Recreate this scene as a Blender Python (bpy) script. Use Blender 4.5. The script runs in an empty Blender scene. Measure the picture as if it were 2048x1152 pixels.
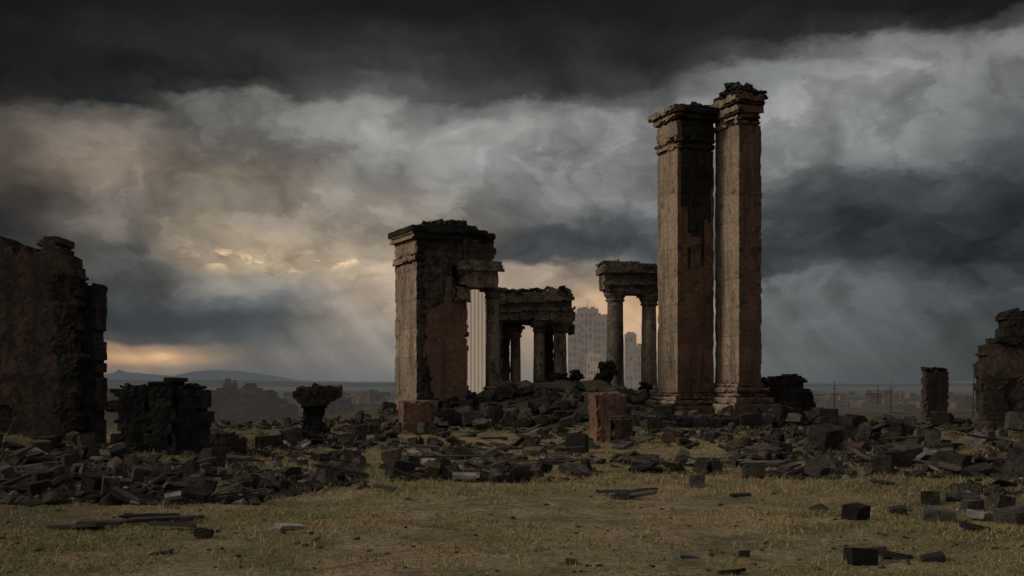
import bpy, bmesh, math, random
from mathutils import Vector, Matrix, noise
R=math.radians
C=bpy.context.scene.collection
rng=random.Random(7)
H=2.0; FP=2048.0; HY=765.0
def s2l(c):
    c=c/255.0
    return c/12.92 if c<=.04045 else ((c+.055)/1.055)**2.4
def rgb(r,g,b): return (s2l(r),s2l(g),s2l(b),1)
def sm(t):
    t=max(0,min(1,t)); return t*t*(3-2*t)
def nz(x,y,z,f=1,s=0): return noise.noise(Vector((x*f+s*3.1,y*f+s*1.7,z*f-s*2.3)))
# ------------------------------------------------------------------ terrain
HEAPS=[(-11.5,21.5,4.2,3.2,.34),(-6.5,20.5,3,2.4,.14),(-15,26,5,4,.6),(11.5,30,5,4.5,.6),(15,25,4,4,.45),(8.5,36,3.5,3,.35),
       (-4.5,43,2.6,2,.5),(1.2,46.8,3.6,1.8,.65),(4.2,47,2.2,2,.5),(12,44,3,2.5,.55),(-7,33,5,3,.2),(-2,38,5,1.5,.2)]
def terr(x,y):
    d=math.hypot((x-2)/16,(y-51)/13)
    z=1.7*sm(1-d)
    for hx,hy,rx,ry,h in HEAPS:
        q=((x-hx)/rx)**2+((y-hy)/ry)**2
        if q<6: z+=h*math.exp(-q*1.3)*(1+.6*nz(x,y,0,.9,3))
    if y<120: z+=.09*nz(x,y,0,.35,1)+.035*nz(x,y,0,1.5,2)
    z-=27*sm((y-60)/260)
    if y>300: z+=3*nz(x,y,0,.0012,5)
    return z
def hit(px,py,lim=62):
    Y=8.0
    k=(HY-py)/FP
    while Y<lim:
        X=(px-1024)/FP*Y
        if H+k*Y<=terr(X,Y): return X,Y
        Y+=.15
    return None
# ------------------------------------------------------------------ node helpers
def newmat(name):
    m=bpy.data.materials.new(name); m.use_nodes=True
    nt=m.node_tree; nt.nodes.clear()
    return m,nt
def N(nt,t,**kw):
    n=nt.nodes.new(t)
    for k,v in kw.items(): setattr(n,k,v)
    return n
def L(nt,a,b): nt.links.new(a,b)
def math_(nt,op,a,b=None,c=None,clamp=False):
    n=nt.nodes.new('ShaderNodeMath'); n.operation=op; n.use_clamp=clamp
    for i,v in enumerate((a,b,c)):
        if v is None: continue
        if isinstance(v,(int,float)): n.inputs[i].default_value=v
        else: L(nt,v,n.inputs[i])
    return n.outputs[0]
def mixc(nt,f,a,b,bt='MIX'):
    n=nt.nodes.new('ShaderNodeMix'); n.data_type='RGBA'; n.blend_type=bt
    for i,v in ((0,f),(6,a),(7,b)):
        if isinstance(v,(int,float)): n.inputs[i].default_value=v
        elif isinstance(v,tuple): n.inputs[i].default_value=v
        else: L(nt,v,n.inputs[i])
    return n.outputs[2]
def noise_(nt,vec,scale,detail=6,rough=.6,dist=0):
    n=N(nt,'ShaderNodeTexNoise'); n.inputs['Scale'].default_value=scale; n.inputs['Detail'].default_value=detail
    n.inputs['Roughness'].default_value=rough; n.inputs['Distortion'].default_value=dist
    if vec is not None: L(nt,vec,n.inputs['Vector'])
    return n
def mrange(nt,v,a,b,c=0,d=1,smooth=False):
    n=N(nt,'ShaderNodeMapRange'); 
    if smooth: n.interpolation_type='SMOOTHSTEP'
    L(nt,v,n.inputs[0])
    for i,q in enumerate((a,b,c,d)): n.inputs[i+1].default_value=q
    return n.outputs[0]
def vmul(nt,v,t):
    n=nt.nodes.new('ShaderNodeVectorMath'); n.operation='MULTIPLY'; L(nt,v,n.inputs[0]); n.inputs[1].default_value=t
    return n.outputs[0]
def stone(name,c1,c2,cd,dark=.5,brick=None,bump=.6,rand=0,s=1.0,haze=0,hazec=None,joint=.6,grain=1.0):
    m,nt=newmat(name)
    tc=N(nt,'ShaderNodeTexCoord'); v=tc.outputs['Object']
    if rand:
        oi=N(nt,'ShaderNodeObjectInfo')
        add=N(nt,'ShaderNodeVectorMath',operation='ADD'); L(nt,v,add.inputs[0])
        sc=math_(nt,'MULTIPLY',oi.outputs['Random'],37.0)
        cx=N(nt,'ShaderNodeCombineXYZ'); L(nt,sc,cx.inputs[0]); L(nt,sc,cx.inputs[1]); L(nt,cx.outputs[0],add.inputs[1]); v2=add.outputs[0]
    else: v2=v
    big=noise_(nt,v2,.55*s,4,.6,.4).outputs[0]
    col=mixc(nt,mrange(nt,big,.4,.6),c1,c2)
    fine=noise_(nt,v2,7*s,5,.75).outputs[0]
    g0,g1=1-.58*grain,1+.42*grain
    col=mixc(nt,1.0,col,mixc(nt,mrange(nt,fine,.32,.68),(g0,g0,g0,1),(g1,g1*.99,g1*.96,1)),'MULTIPLY')
    mid=noise_(nt,v2,1.7*s,6,.7,.6).outputs[0]
    st=mrange(nt,mid,.62-dark*.25,.70-dark*.25)
    if rand: f=math_(nt,'MULTIPLY',st,.85)
    else:
        run=noise_(nt,vmul(nt,v2,(1.6,1.6,.16)),1.6*s,5,.65,.3).outputs[0]
        rn=mrange(nt,run,.5,.66,0,.75)
        f=math_(nt,'MAXIMUM',math_(nt,'MULTIPLY',st,.85),rn)
    col=mixc(nt,f,col,cd)
    hgt=math_(nt,'ADD',math_(nt,'MULTIPLY',fine,.5),math_(nt,'MULTIPLY',mid,1.0))
    if brick:
        sp=N(nt,'ShaderNodeSeparateXYZ'); 
        wn=noise_(nt,v,1.3,2); wv=N(nt,'ShaderNodeVectorMath',operation='MULTIPLY_ADD')
        L(nt,wn.outputs[1],wv.inputs[0]); wv.inputs[1].default_value=(.12,.12,.09); L(nt,v,wv.inputs[2]); L(nt,wv.outputs[0],sp.inputs[0])
        cb=N(nt,'ShaderNodeCombineXYZ'); L(nt,math_(nt,'ADD',sp.outputs[0],math_(nt,'MULTIPLY',sp.outputs[1],.77)),cb.inputs[0]); L(nt,sp.outputs[2],cb.inputs[1])
        br=N(nt,'ShaderNodeTexBrick'); L(nt,cb.outputs[0],br.inputs['Vector'])
        br.inputs['Scale'].default_value=1; br.inputs['Brick Width'].default_value=brick[0]; br.inputs['Row Height'].default_value=brick[1]
        br.inputs['Mortar Size'].default_value=.02; br.inputs['Mortar Smooth'].default_value=.5
        br.inputs['Color1'].default_value=(.7,.7,.7,1); br.inputs['Color2'].default_value=(1.15,1.13,1.1,1); br.inputs['Mortar'].default_value=(.45,.45,.45,1)
        col=mixc(nt,joint,col,br.outputs['Color'],'MULTIPLY')
        hgt=math_(nt,'SUBTRACT',hgt,math_(nt,'MULTIPLY',br.outputs['Fac'],joint*.8))
    if rand:
        col=mixc(nt,1.0,col,mixc(nt,oi.outputs['Random'],(1-rand,1-rand,1-rand,1),(1+rand,1+rand*.9,1+rand*.8,1)),'MULTIPLY')
    bp=N(nt,'ShaderNodeBump'); bp.inputs['Strength'].default_value=bump; bp.inputs['Distance'].default_value=.12; L(nt,hgt,bp.inputs['Height'])
    p=N(nt,'ShaderNodeBsdfPrincipled'); L(nt,col,p.inputs['Base Color']); p.inputs['Roughness'].default_value=.93
    p.inputs['Specular IOR Level'].default_value=.15; L(nt,bp.outputs[0],p.inputs['Normal'])
    o=N(nt,'ShaderNodeOutputMaterial')
    if haze:
        e=N(nt,'ShaderNodeEmission'); e.inputs[0].default_value=hazec; mx=N(nt,'ShaderNodeMixShader'); mx.inputs[0].default_value=haze  # distance haze painted into the stone as an even emission mix
        L(nt,p.outputs[0],mx.inputs[1]); L(nt,e.outputs[0],mx.inputs[2]); L(nt,mx.outputs[0],o.inputs[0])
    else: L(nt,p.outputs[0],o.inputs[0])
    return m
def far(name,c,hazec,f):  # far surfaces: aerial haze painted over the diffuse colour as emission
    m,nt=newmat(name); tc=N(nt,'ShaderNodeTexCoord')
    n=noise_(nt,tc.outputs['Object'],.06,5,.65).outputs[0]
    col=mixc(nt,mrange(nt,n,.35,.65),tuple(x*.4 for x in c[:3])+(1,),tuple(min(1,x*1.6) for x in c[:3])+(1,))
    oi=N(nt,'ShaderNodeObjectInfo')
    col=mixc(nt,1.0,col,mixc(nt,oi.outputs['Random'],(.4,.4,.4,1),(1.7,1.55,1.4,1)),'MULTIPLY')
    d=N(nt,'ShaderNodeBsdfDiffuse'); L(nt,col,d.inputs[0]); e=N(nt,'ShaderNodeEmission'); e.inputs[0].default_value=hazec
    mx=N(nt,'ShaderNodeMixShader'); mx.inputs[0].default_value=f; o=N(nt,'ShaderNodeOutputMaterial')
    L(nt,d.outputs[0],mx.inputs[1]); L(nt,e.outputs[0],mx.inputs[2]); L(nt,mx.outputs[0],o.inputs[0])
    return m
BLK=(.03,.026,.023,1)
M={}
M['lime']=stone('weathered_limestone',(.43,.335,.25,1),(.33,.255,.19,1),(.12,.094,.074,1),.28,(2.6,1.25),.45,joint=.6,grain=.75)
M['red']=stone('reddish_masonry',(.22,.13,.09,1),(.165,.102,.073,1),(.06,.046,.038,1),.36,(2.2,1.1),.45,joint=.6,grain=.75)
M['wall']=stone('stained_wall_stone',(.15,.122,.10,1),(.10,.082,.068,1),BLK,.6,(.8,.36),.7)
M['plaster']=stone('old_red_plaster',(.24,.14,.098,1),(.18,.108,.078,1),(.07,.053,.044,1),.25,None,.4,grain=.7)
M['dwall']=stone('dark_wall_stone',(.085,.07,.06,1),(.055,.047,.041,1),BLK,.6,(.7,.32),.8)
M['dplaster']=stone('dark_brown_plaster',(.105,.072,.057,1),(.07,.052,.043,1),(.03,.026,.024,1),.5,None,.5)
M['soot']=stone('sooty_stone',(.05,.045,.042,1),(.035,.031,.03,1),(.018,.017,.016,1),.5,(.7,.33),.8)
M['port']=stone('portico_stone',(.28,.225,.18,1),(.18,.145,.12,1),(.045,.038,.033,1),.45,None,.6)
M['block']=stone('rubble_block_stone',(.10,.092,.086,1),(.06,.056,.053,1),(.025,.024,.023,1),.4,None,.8,rand=.65,s=1.6)
M['bred']=stone('rubble_brown_stone',(.16,.118,.092,1),(.10,.075,.06,1),(.035,.03,.026,1),.35,None,.8,rand=.4,s=1.6)
M['pale']=stone('pale_broken_slab',(.33,.32,.31,1),(.20,.19,.185,1),(.07,.065,.06,1),.3,None,.6,rand=.4,s=1.6)
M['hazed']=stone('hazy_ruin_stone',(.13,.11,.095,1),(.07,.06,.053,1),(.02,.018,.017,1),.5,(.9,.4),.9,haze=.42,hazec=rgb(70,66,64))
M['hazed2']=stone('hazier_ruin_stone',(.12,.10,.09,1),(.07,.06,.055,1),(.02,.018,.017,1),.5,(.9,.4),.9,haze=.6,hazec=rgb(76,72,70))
def wood():
    m,nt=newmat('charred_timber'); tc=N(nt,'ShaderNodeTexCoord'); oi=N(nt,'ShaderNodeObjectInfo')
    g=noise_(nt,vmul(nt,tc.outputs['Object'],(1,14,14)),3,5,.7,.5).outputs[0]
    col=mixc(nt,mrange(nt,g,.35,.65),(.025,.022,.02,1),(.13,.11,.095,1))
    col=mixc(nt,1.0,col,mixc(nt,oi.outputs['Random'],(.4,.4,.4,1),(1.8,1.7,1.6,1)),'MULTIPLY')
    b=N(nt,'ShaderNodeBump'); b.inputs['Distance'].default_value=.02; L(nt,g,b.inputs['Height'])
    p=N(nt,'ShaderNodeBsdfPrincipled'); L(nt,col,p.inputs['Base Color']); p.inputs['Roughness'].default_value=.7; L(nt,b.outputs[0],p.inputs['Normal'])
    o=N(nt,'ShaderNodeOutputMaterial'); L(nt,p.outputs[0],o.inputs[0]); return m
M['wood']=wood()
def grassmat(name,a1,a2):
    m,nt=newmat(name); g=N(nt,'ShaderNodeNewGeometry')
    a=noise_(nt,g.outputs['Position'],.5,3,.6).outputs[0]
    rp=g.outputs['Random Per Island']
    col=mixc(nt,mrange(nt,a,.4,.6),a1,a2); col=mixc(nt,1.0,col,mixc(nt,rp,(.45,.45,.45,1),(1.4,1.35,1.2,1)),'MULTIPLY')
    p=N(nt,'ShaderNodeBsdfDiffuse'); L(nt,col,p.inputs[0])
    o=N(nt,'ShaderNodeOutputMaterial'); L(nt,p.outputs[0],o.inputs[0]); return m
M['grass']=grassmat('dry_grass_blades',(.42,.33,.185,1),(.29,.275,.135,1))
M['weed']=grassmat('dead_weeds',(.06,.05,.038,1),(.045,.043,.032,1))
# ------------------------------------------------------------------ mesh builder
class MB:
    def __init__(s): s.v=[];s.f=[];s.m=[]
    def add(s,vs,fs,mi=0,mat=None):
        b=len(s.v)
        s.v+= [tuple(mat@Vector(p)) for p in vs] if mat is not None else [tuple(p) for p in vs]
        for f in fs: s.f.append(tuple(b+i for i in f)); s.m.append(mi)
    def build(s,name,mats,parent=None,smooth=False):
        me=bpy.data.meshes.new(name); me.from_pydata(s.v,[],s.f)
        for m in (mats if isinstance(mats,(list,tuple)) else [mats]): me.materials.append(m)
        me.polygons.foreach_set('material_index',s.m)
        if smooth: me.polygons.foreach_set('use_smooth',[True]*len(s.f))
        me.update()
        o=bpy.data.objects.new(name,me); C.objects.link(o)
        if parent: o.parent=parent
        return o
def tag(o,label=None,cat=None,group=None,kind=None):
    if label: o['label']=label
    if cat: o['category']=cat
    if group: o['group']=group
    if kind: o['kind']=kind
    return o
def empty(name,loc,rz,label,cat,group=None):
    o=bpy.data.objects.new(name,None); C.objects.link(o); o.location=loc; o.rotation_euler=(0,0,rz); o.empty_display_size=.3
    return tag(o,label,cat,group)
def blade(mb,r,X,Y,z,hh,w,ln=.8):
    a=r.uniform(0,6.28); dx,dy=math.cos(a)*w,math.sin(a)*w; lx,ly=r.gauss(0,ln)*hh,r.gauss(0,ln)*hh; b=len(mb.v)
    mb.v.extend([(X-dx,Y-dy,z-.005),(X+dx,Y+dy,z-.005),(X+lx,Y+ly,z+hh)]); mb.f.append((b,b+1,b+2)); mb.m.append(0)
def overgrowth(root,pts,seed):
    r=random.Random(seed); mb=MB()
    for x,y,z,n,s in pts:
        for k in range(n): blade(mb,r,x+r.gauss(0,.12),y+r.gauss(0,.12),z+r.uniform(-.05,.06),r.uniform(.05,.17)*s,.018,.7)
    mb.build('overgrowth',M['weed'],root)
def rbox(mb,x0,x1,y0,y1,z0,z1,cell=.15,amp=.03,chip=.06,matfn=0,seed=0):
    nx=max(1,round((x1-x0)/cell));ny=max(1,round((y1-y0)/cell));nzz=max(1,round((z1-z0)/cell))
    V={}
    def v(i,j,k):
        if (i,j,k) in V: return V[(i,j,k)]
        x=x0+(x1-x0)*i/nx;y=y0+(y1-y0)*j/ny;z=z0+(z1-z0)*k/nzz
        ex=i in(0,nx);ey=j in(0,ny);ez=k in(0,nzz)
        n=noise.noise_vector(Vector((x*1.7+seed,y*1.7,z*1.7)))*amp+noise.noise_vector(Vector((x*6+seed,y*6,z*6)))*amp*.6
        p=Vector((x,y,z))+n
        if ex+ey+ez>=2:
            c=chip*max(0,nz(x,y,z,2.3,seed)+.2+.7*nz(x,y,z,8,seed+4))*2
            if ex: p.x+=c*(1 if i==0 else -1)
            if ey: p.y+=c*(1 if j==0 else -1)
            if ez: p.z+=c*(1 if k==0 else -1)*.8
        V[(i,j,k)]=len(mb.v); mb.v.append(tuple(p)); return V[(i,j,k)]
    def q(side,a,b_,c,d,x,y,z):
        mb.f.append((a,b_,c,d)); mb.m.append(matfn(side,x,y,z) if callable(matfn) else matfn)
    fx=lambda i:x0+(x1-x0)*(i+.5)/nx
    fy=lambda j:y0+(y1-y0)*(j+.5)/ny
    fz=lambda k:z0+(z1-z0)*(k+.5)/nzz
    for i in range(nx):
        for k in range(nzz):
            q('front',v(i,0,k),v(i+1,0,k),v(i+1,0,k+1),v(i,0,k+1),fx(i),y0,fz(k))
            q('back',v(i+1,ny,k),v(i,ny,k),v(i,ny,k+1),v(i+1,ny,k+1),fx(i),y1,fz(k))
    for j in range(ny):
        for k in range(nzz):
            q('left',v(0,j+1,k),v(0,j,k),v(0,j,k+1),v(0,j+1,k+1),x0,fy(j),fz(k))
            q('right',v(nx,j,k),v(nx,j+1,k),v(nx,j+1,k+1),v(nx,j,k+1),x1,fy(j),fz(k))
    for i in range(nx):
        for j in range(ny):
            q('top',v(i,j,nzz),v(i+1,j,nzz),v(i+1,j+1,nzz),v(i,j+1,nzz),fx(i),fy(j),z1)
            q('bottom',v(i,j+1,0),v(i+1,j+1,0),v(i+1,j,0),v(i,j,0),fx(i),fy(j),z0)
def inside(poly,x,z):
    c=False;n=len(poly)
    for i in range(n):
        x1,z1=poly[i];x2,z2=poly[i-1]
        if (z1>z)!=(z2>z) and x<(x2-x1)*(z-z1)/(z2-z1)+x1: c=not c
    return c
def mwall(mb,poly,y0,y1,c=.1,amp=.04,seed=0,holes=(),jag=.12,plast=None,base=0,sidemat=None,layer=.35):
    xs=[p[0] for p in poly];zs=[p[1] for p in poly]
    X0,X1,Z0,Z1=min(xs)-.2,max(xs)+.2,min(zs),max(zs)+.2
    nx=int((X1-X0)/c)+1;nk=int((Z1-Z0)/c)+1;cells=set()
    for i in range(nx):
        for k in range(nk):
            x=X0+(i+.5)*c;z=Z0+(k+.5)*c
            row=math.floor(z/.3); bx=math.floor((x+(row%2)*.22)/.44)
            jx=x+jag*(1.3*nz(bx*.73,3,row*.61,1,seed)+.6*nz(x,9,z,4,seed));jz=z+jag*(1.1*nz(bx*.57,6,row*.83,1,seed+3)+.6*nz(x,1,z,4,seed+2))
            if k==0: jz=max(jz,Z0+.01)
            if inside(poly,jx,jz) and not any(inside(h,jx,jz) for h in holes): cells.add((i,k))
    nl=max(1,round((y1-y0)/layer));V={}
    def pl(x,z): return plast is not None and nz(x,0,z,plast[0],seed+7)+.35*nz(x,0,z,plast[0]*4,seed)>plast[1]
    def v(i,k,l):
        if (i,k,l) in V: return V[(i,k,l)]
        x=X0+i*c;z=Z0+k*c;y=y0+(y1-y0)*l/nl
        n=noise.noise_vector(Vector((x*2+seed,y*2,z*2)))*amp+noise.noise_vector(Vector((x*8+seed,y*8,z*8)))*amp*.7
        if l==0 and pl(x,z): n=n*.35+Vector((0,-.07,0))
        V[(i,k,l)]=len(mb.v); mb.v.append((x+n.x,y+n.y,z+n.z)); return V[(i,k,l)]
    sd=base if sidemat is None else sidemat
    for (i,k) in cells:
        x=X0+(i+.5)*c;z=Z0+(k+.5)*c
        mb.f.append((v(i,k,0),v(i+1,k,0),v(i+1,k+1,0),v(i,k+1,0))); mb.m.append(plast[2] if pl(x,z) else base)
        mb.f.append((v(i+1,k,nl),v(i,k,nl),v(i,k+1,nl),v(i+1,k+1,nl))); mb.m.append(base)
        for l in range(nl):
            if (i-1,k) not in cells: mb.f.append((v(i,k,l+1),v(i,k,l),v(i,k+1,l),v(i,k+1,l+1))); mb.m.append(sd)
            if (i+1,k) not in cells: mb.f.append((v(i+1,k,l),v(i+1,k,l+1),v(i+1,k+1,l+1),v(i+1,k+1,l))); mb.m.append(base)
            if (i,k+1) not in cells: mb.f.append((v(i,k+1,l),v(i+1,k+1,l),v(i+1,k+1,l+1),v(i,k+1,l+1))); mb.m.append(base)
            if (i,k-1) not in cells: mb.f.append((v(i,k,l+1),v(i+1,k,l+1),v(i+1,k,l),v(i,k,l))); mb.m.append(base)
def lathe(mb,cx,cy,prof,seg=20,amp=.02,mi=0,seed=0):
    b=len(mb.v)
    for r,z in prof:
        for s in range(seg):
            a=2*math.pi*s/seg
            rr=r*(1+amp*2*nz(math.cos(a)*r*2,math.sin(a)*r*2,z*1.6,1.5,seed)+amp*nz(math.cos(a)*5,math.sin(a)*5,z*5,1,seed))
            mb.v.append((cx+rr*math.cos(a),cy+rr*math.sin(a),z))
    for k in range(len(prof)-1):
        for s in range(seg):
            t=(s+1)%seg
            mb.f.append((b+k*seg+s,b+k*seg+t,b+(k+1)*seg+t,b+(k+1)*seg+s)); mb.m.append(mi)
    mb.f.append(tuple(b+(len(prof)-1)*seg+s for s in range(seg))); mb.m.append(mi)
    mb.f.append(tuple(b+s for s in reversed(range(seg)))); mb.m.append(mi)
def shaft_prof(r0,r1,z0,z1,st=.25):
    n=max(2,int((z1-z0)/st)); return [(r0+(r1-r0)*i/n,z0+(z1-z0)*i/n) for i in range(n+1)]
def hull(pts):
    bm=bmesh.new()
    for p in pts: bm.verts.new(p)
    r=bmesh.ops.convex_hull(bm,input=bm.verts)
    bmesh.ops.delete(bm,geom=[g for g in r['geom_interior'] if isinstance(g,bmesh.types.BMVert)],context='VERTS')
    bmesh.ops.recalc_face_normals(bm,faces=bm.faces)
    bm.verts.index_update()
    V=[v.co.copy() for v in bm.verts]; F=[tuple(v.index for v in f.verts) for f in bm.faces]; bm.free(); return V,F
def protoblock(r,j=.12,cut=.3):
    pts=[]
    for sx in(-.5,.5):
        for sy in(-.5,.5):
            for sz in(-.5,.5):
                p=Vector((sx*(1-r.random()*j),sy*(1-r.random()*j),sz*(1-r.random()*j)))
                if r.random()<cut:
                    d=.15+.3*r.random()
                    for ax in range(3):
                        q=p.copy(); q[ax]-=math.copysign(d*(.6+.6*r.random()),q[ax]); pts.append(q)
                else:
                    for ax in range(3):
                        q=p.copy(); q[ax]-=math.copysign(.035,q[ax]); pts.append(q)
    return hull(pts)
PR=[protoblock(rng,.14,.25) for _ in range(12)]+[protoblock(rng,.35,.7) for _ in range(8)]
def rockin(mb,c,sx,sy,sz,mi=0,r=rng,tilt=.5,lo=0):
    V,F=r.choice(PR[lo:])
    m=Matrix.Translation(c)@Matrix.Rotation(r.uniform(0,6.28),4,'Z')@Matrix.Rotation(r.gauss(0,tilt),4,'X')@Matrix.Rotation(r.gauss(0,tilt),4,'Y')@Matrix.Diagonal((sx,sy,sz,1))
    mb.add(V,F,mi,m)
# ------------------------------------------------------------------ frames
class Frame:
    def __init__(s,px,Y,al,zb=None):
        s.al=R(al);s.Y=Y;s.X=(px-1024)/FP*Y;s.u=(px-1024)/FP
        s.zb=terr(s.X,Y)-.25 if zb is None else zb
    def a(s,px,off=0):
        u=(px-1024)/FP; X=s.X-off*math.sin(s.al); Y=s.Y+off*math.cos(s.al)
        return (u*Y-X)/(math.cos(s.al)-u*math.sin(s.al))
    def b(s,px):
        u=(px-1024)/FP
        return (s.X-u*s.Y)/(math.sin(s.al)+u*math.cos(s.al))
    def z(s,py,a=0,off=0):
        return H+(HY-py)/FP*(s.Y+a*math.sin(s.al)+off*math.cos(s.al))-s.zb
    def pt(s,px,py,off=0):
        a=s.a(px,off); return (a,s.z(py,a,off))
    def poly(s,l,off=0): return [s.pt(x,y,off) for x,y in l]
    def loc(s): return (s.X,s.Y,s.zb)
# ================================================================== GROUND
def axis(dense0,dense1,step,lo,hi,g=1.18):
    a=[dense0+i*step for i in range(int((dense1-dense0)/step)+1)]
    d=step;x=a[-1]
    while x<hi: d*=g;x+=d;a.append(x)
    d=step;x=a[0];pre=[]
    while x>lo: d*=g;x-=d;pre.append(x)
    return pre[::-1]+a
xs=axis(-26,26,.3,-14000,14000);ys=axis(6,64,.3,-120,22000,1.12)
mb=MB()
for y in ys:
    for x in xs: mb.v.append((x,y,terr(x,y)))
nx=len(xs)
for j in range(len(ys)-1):
    for i in range(nx-1):
        a=j*nx+i; mb.f.append((a,a+1,a+nx+1,a+nx)); mb.m.append(0)
def groundmat():
    m,nt=newmat('dry_grassy_earth'); g=N(nt,'ShaderNodeNewGeometry'); v=g.outputs['Position']
    n1=noise_(nt,v,.25,5,.65,.8).outputs[0]; n2=noise_(nt,v,1.3,7,.72,.4).outputs[0]; n3=noise_(nt,v,13,5,.75).outputs[0]; n4=noise_(nt,v,.6,6,.7,1.2).outputs[0]
    col=mixc(nt,mrange(nt,n1,.43,.56),(.35,.265,.165,1),(.245,.215,.11,1))
    col=mixc(nt,mrange(nt,n4,.50,.60,0,.8),col,(.42,.32,.215,1))
    col=mixc(nt,mrange(nt,n4,.45,.36,0,.7),col,(.12,.105,.06,1))
    col=mixc(nt,mrange(nt,n2,.51,.66,0,.8),col,(.11,.092,.054,1))
    col=mixc(nt,mrange(nt,n3,.42,.64,0,.8),col,(.07,.055,.036,1))
    sp=N(nt,'ShaderNodeSeparateXYZ'); L(nt,v,sp.inputs[0])
    # corner shade painted into the earth towards both sides; darker earth under the ruins
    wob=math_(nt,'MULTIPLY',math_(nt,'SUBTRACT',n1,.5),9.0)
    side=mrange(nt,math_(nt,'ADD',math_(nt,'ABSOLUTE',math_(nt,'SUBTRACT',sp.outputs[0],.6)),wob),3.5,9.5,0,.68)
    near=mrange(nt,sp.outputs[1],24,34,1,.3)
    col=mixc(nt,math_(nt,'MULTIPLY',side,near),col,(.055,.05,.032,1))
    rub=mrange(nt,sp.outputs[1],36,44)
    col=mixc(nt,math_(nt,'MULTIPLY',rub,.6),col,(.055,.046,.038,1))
    fn=noise_(nt,vmul(nt,v,(.009,.002,0)),1,6,.8).outputs[0]
    farc=mixc(nt,mrange(nt,fn,.44,.58),(.02,.019,.018,1),(.26,.2,.15,1))
    ff=mrange(nt,sp.outputs[1],100,500)
    col=mixc(nt,ff,col,farc)
    h=math_(nt,'ADD',n2,math_(nt,'MULTIPLY',n3,.5))
    bp=N(nt,'ShaderNodeBump'); bp.inputs['Strength'].default_value=.9; bp.inputs['Distance'].default_value=.1; L(nt,h,bp.inputs['Height'])
    p=N(nt,'ShaderNodeBsdfPrincipled'); L(nt,col,p.inputs['Base Color']); p.inputs['Roughness'].default_value=1; p.inputs['Specular IOR Level'].default_value=.05; L(nt,bp.outputs[0],p.inputs['Normal'])
    e=N(nt,'ShaderNodeEmission'); hz=mixc(nt,mrange(nt,sp.outputs[1],600,4500),rgb(64,61,59),rgb(78,79,78)); L(nt,hz,e.inputs[0])  # haze over the plain painted in as emission, paler towards the horizon
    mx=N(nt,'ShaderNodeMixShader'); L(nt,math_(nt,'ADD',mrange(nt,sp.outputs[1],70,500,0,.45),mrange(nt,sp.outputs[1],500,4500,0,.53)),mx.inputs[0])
    o=N(nt,'ShaderNodeOutputMaterial'); L(nt,p.outputs[0],mx.inputs[1]); L(nt,e.outputs[0],mx.inputs[2]); L(nt,mx.outputs[0],o.inputs[0]); return m
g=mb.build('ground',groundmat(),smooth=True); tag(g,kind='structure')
def ridge(Yh,prof,mat):
    mb=MB(); P=[]
    for i in range(len(prof)-1):
        (x0,y0),(x1,y1)=prof[i],prof[i+1]; n=max(1,int((x1-x0)/8))
        for k in range(n): P.append((x0+(x1-x0)*k/n,y0+(y1-y0)*k/n+1.3*nz(x0+(x1-x0)*k/n,Yh,0,.06)))
    for px,py in P:
        X=(px-1024)/FP*Yh
        for (dy,f) in ((-600,-1),(0,1),(900,.3)):
            z=-60 if f<0 else -60+(H+(HY-py)/FP*Yh+60)*f
            mb.v.append((X,Yh+dy,z))
    for i in range(len(P)-1):
        for k in range(2):
            a=i*3+k; mb.f.append((a,a+3,a+4,a+1)); mb.m.append(0)
    tag(mb.build('hills',mat,smooth=True),kind='structure')
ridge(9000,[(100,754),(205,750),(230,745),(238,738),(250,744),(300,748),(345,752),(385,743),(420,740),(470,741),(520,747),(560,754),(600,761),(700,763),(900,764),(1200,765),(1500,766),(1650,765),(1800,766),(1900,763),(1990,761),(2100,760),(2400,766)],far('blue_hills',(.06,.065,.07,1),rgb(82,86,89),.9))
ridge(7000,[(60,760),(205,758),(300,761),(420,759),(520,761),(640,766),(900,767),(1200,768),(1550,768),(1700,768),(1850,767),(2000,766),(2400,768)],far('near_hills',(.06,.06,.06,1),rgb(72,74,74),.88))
# ================================================================== TALL PIERS
def pier(F,pxl,pxr,levels,label,crown,group=None,soot=None,capchip=.1,seed=1,cat='column',ro=.15):
    a=F.a(pxr); b=F.b(pxl)
    root=empty('stone_pier',F.loc(),F.al,label,cat,group)
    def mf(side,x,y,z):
        if side=='left': return 0  # sunlit left side painted in paler stone than the shaded faces
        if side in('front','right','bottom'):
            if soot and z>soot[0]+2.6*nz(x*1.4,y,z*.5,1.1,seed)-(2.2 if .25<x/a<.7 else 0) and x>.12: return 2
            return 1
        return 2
    for nm,yt,yb,o in levels:
        mb=MB(); z0=F.z(yb) if yb else 0; z1=F.z(yt)
        ch=.02 if nm=='shaft' else .04 if nm in('base_moulding','plinth','plinth_step') else capchip
        q=o*ro if nm in('cornice','capital_block','neck_moulding') else o
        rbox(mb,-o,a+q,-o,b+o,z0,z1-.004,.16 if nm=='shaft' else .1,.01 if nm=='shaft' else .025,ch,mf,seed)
        mb.build(nm,[M['lime'],M['red'],M['soot']],root)
    if crown:
        mb=MB(); zt=F.z(levels[0][1]); r=random.Random(seed); og=[]
        for x0,x1,n,hh,s in crown:
            for i in range(n):
                x=r.uniform(x0,x1)*a; y=r.uniform(-.1,1.05)*b; sx=r.uniform(.25,.65)*s
                zz=zt+r.uniform(-.12,hh)*max(.2,1-abs(y/b-.5)-.5*abs(x/a-.5))
                rockin(mb,Vector((x,y,zz)),sx,r.uniform(.25,.55)*s,r.uniform(.12,.34)*s,0,r,.3,12); og.append((x,y,zz+.03,6,s))
        mb.build('broken_crown',M['soot'],root); overgrowth(root,og,seed)
    return root
F1=Frame(1355,45,20)
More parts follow.
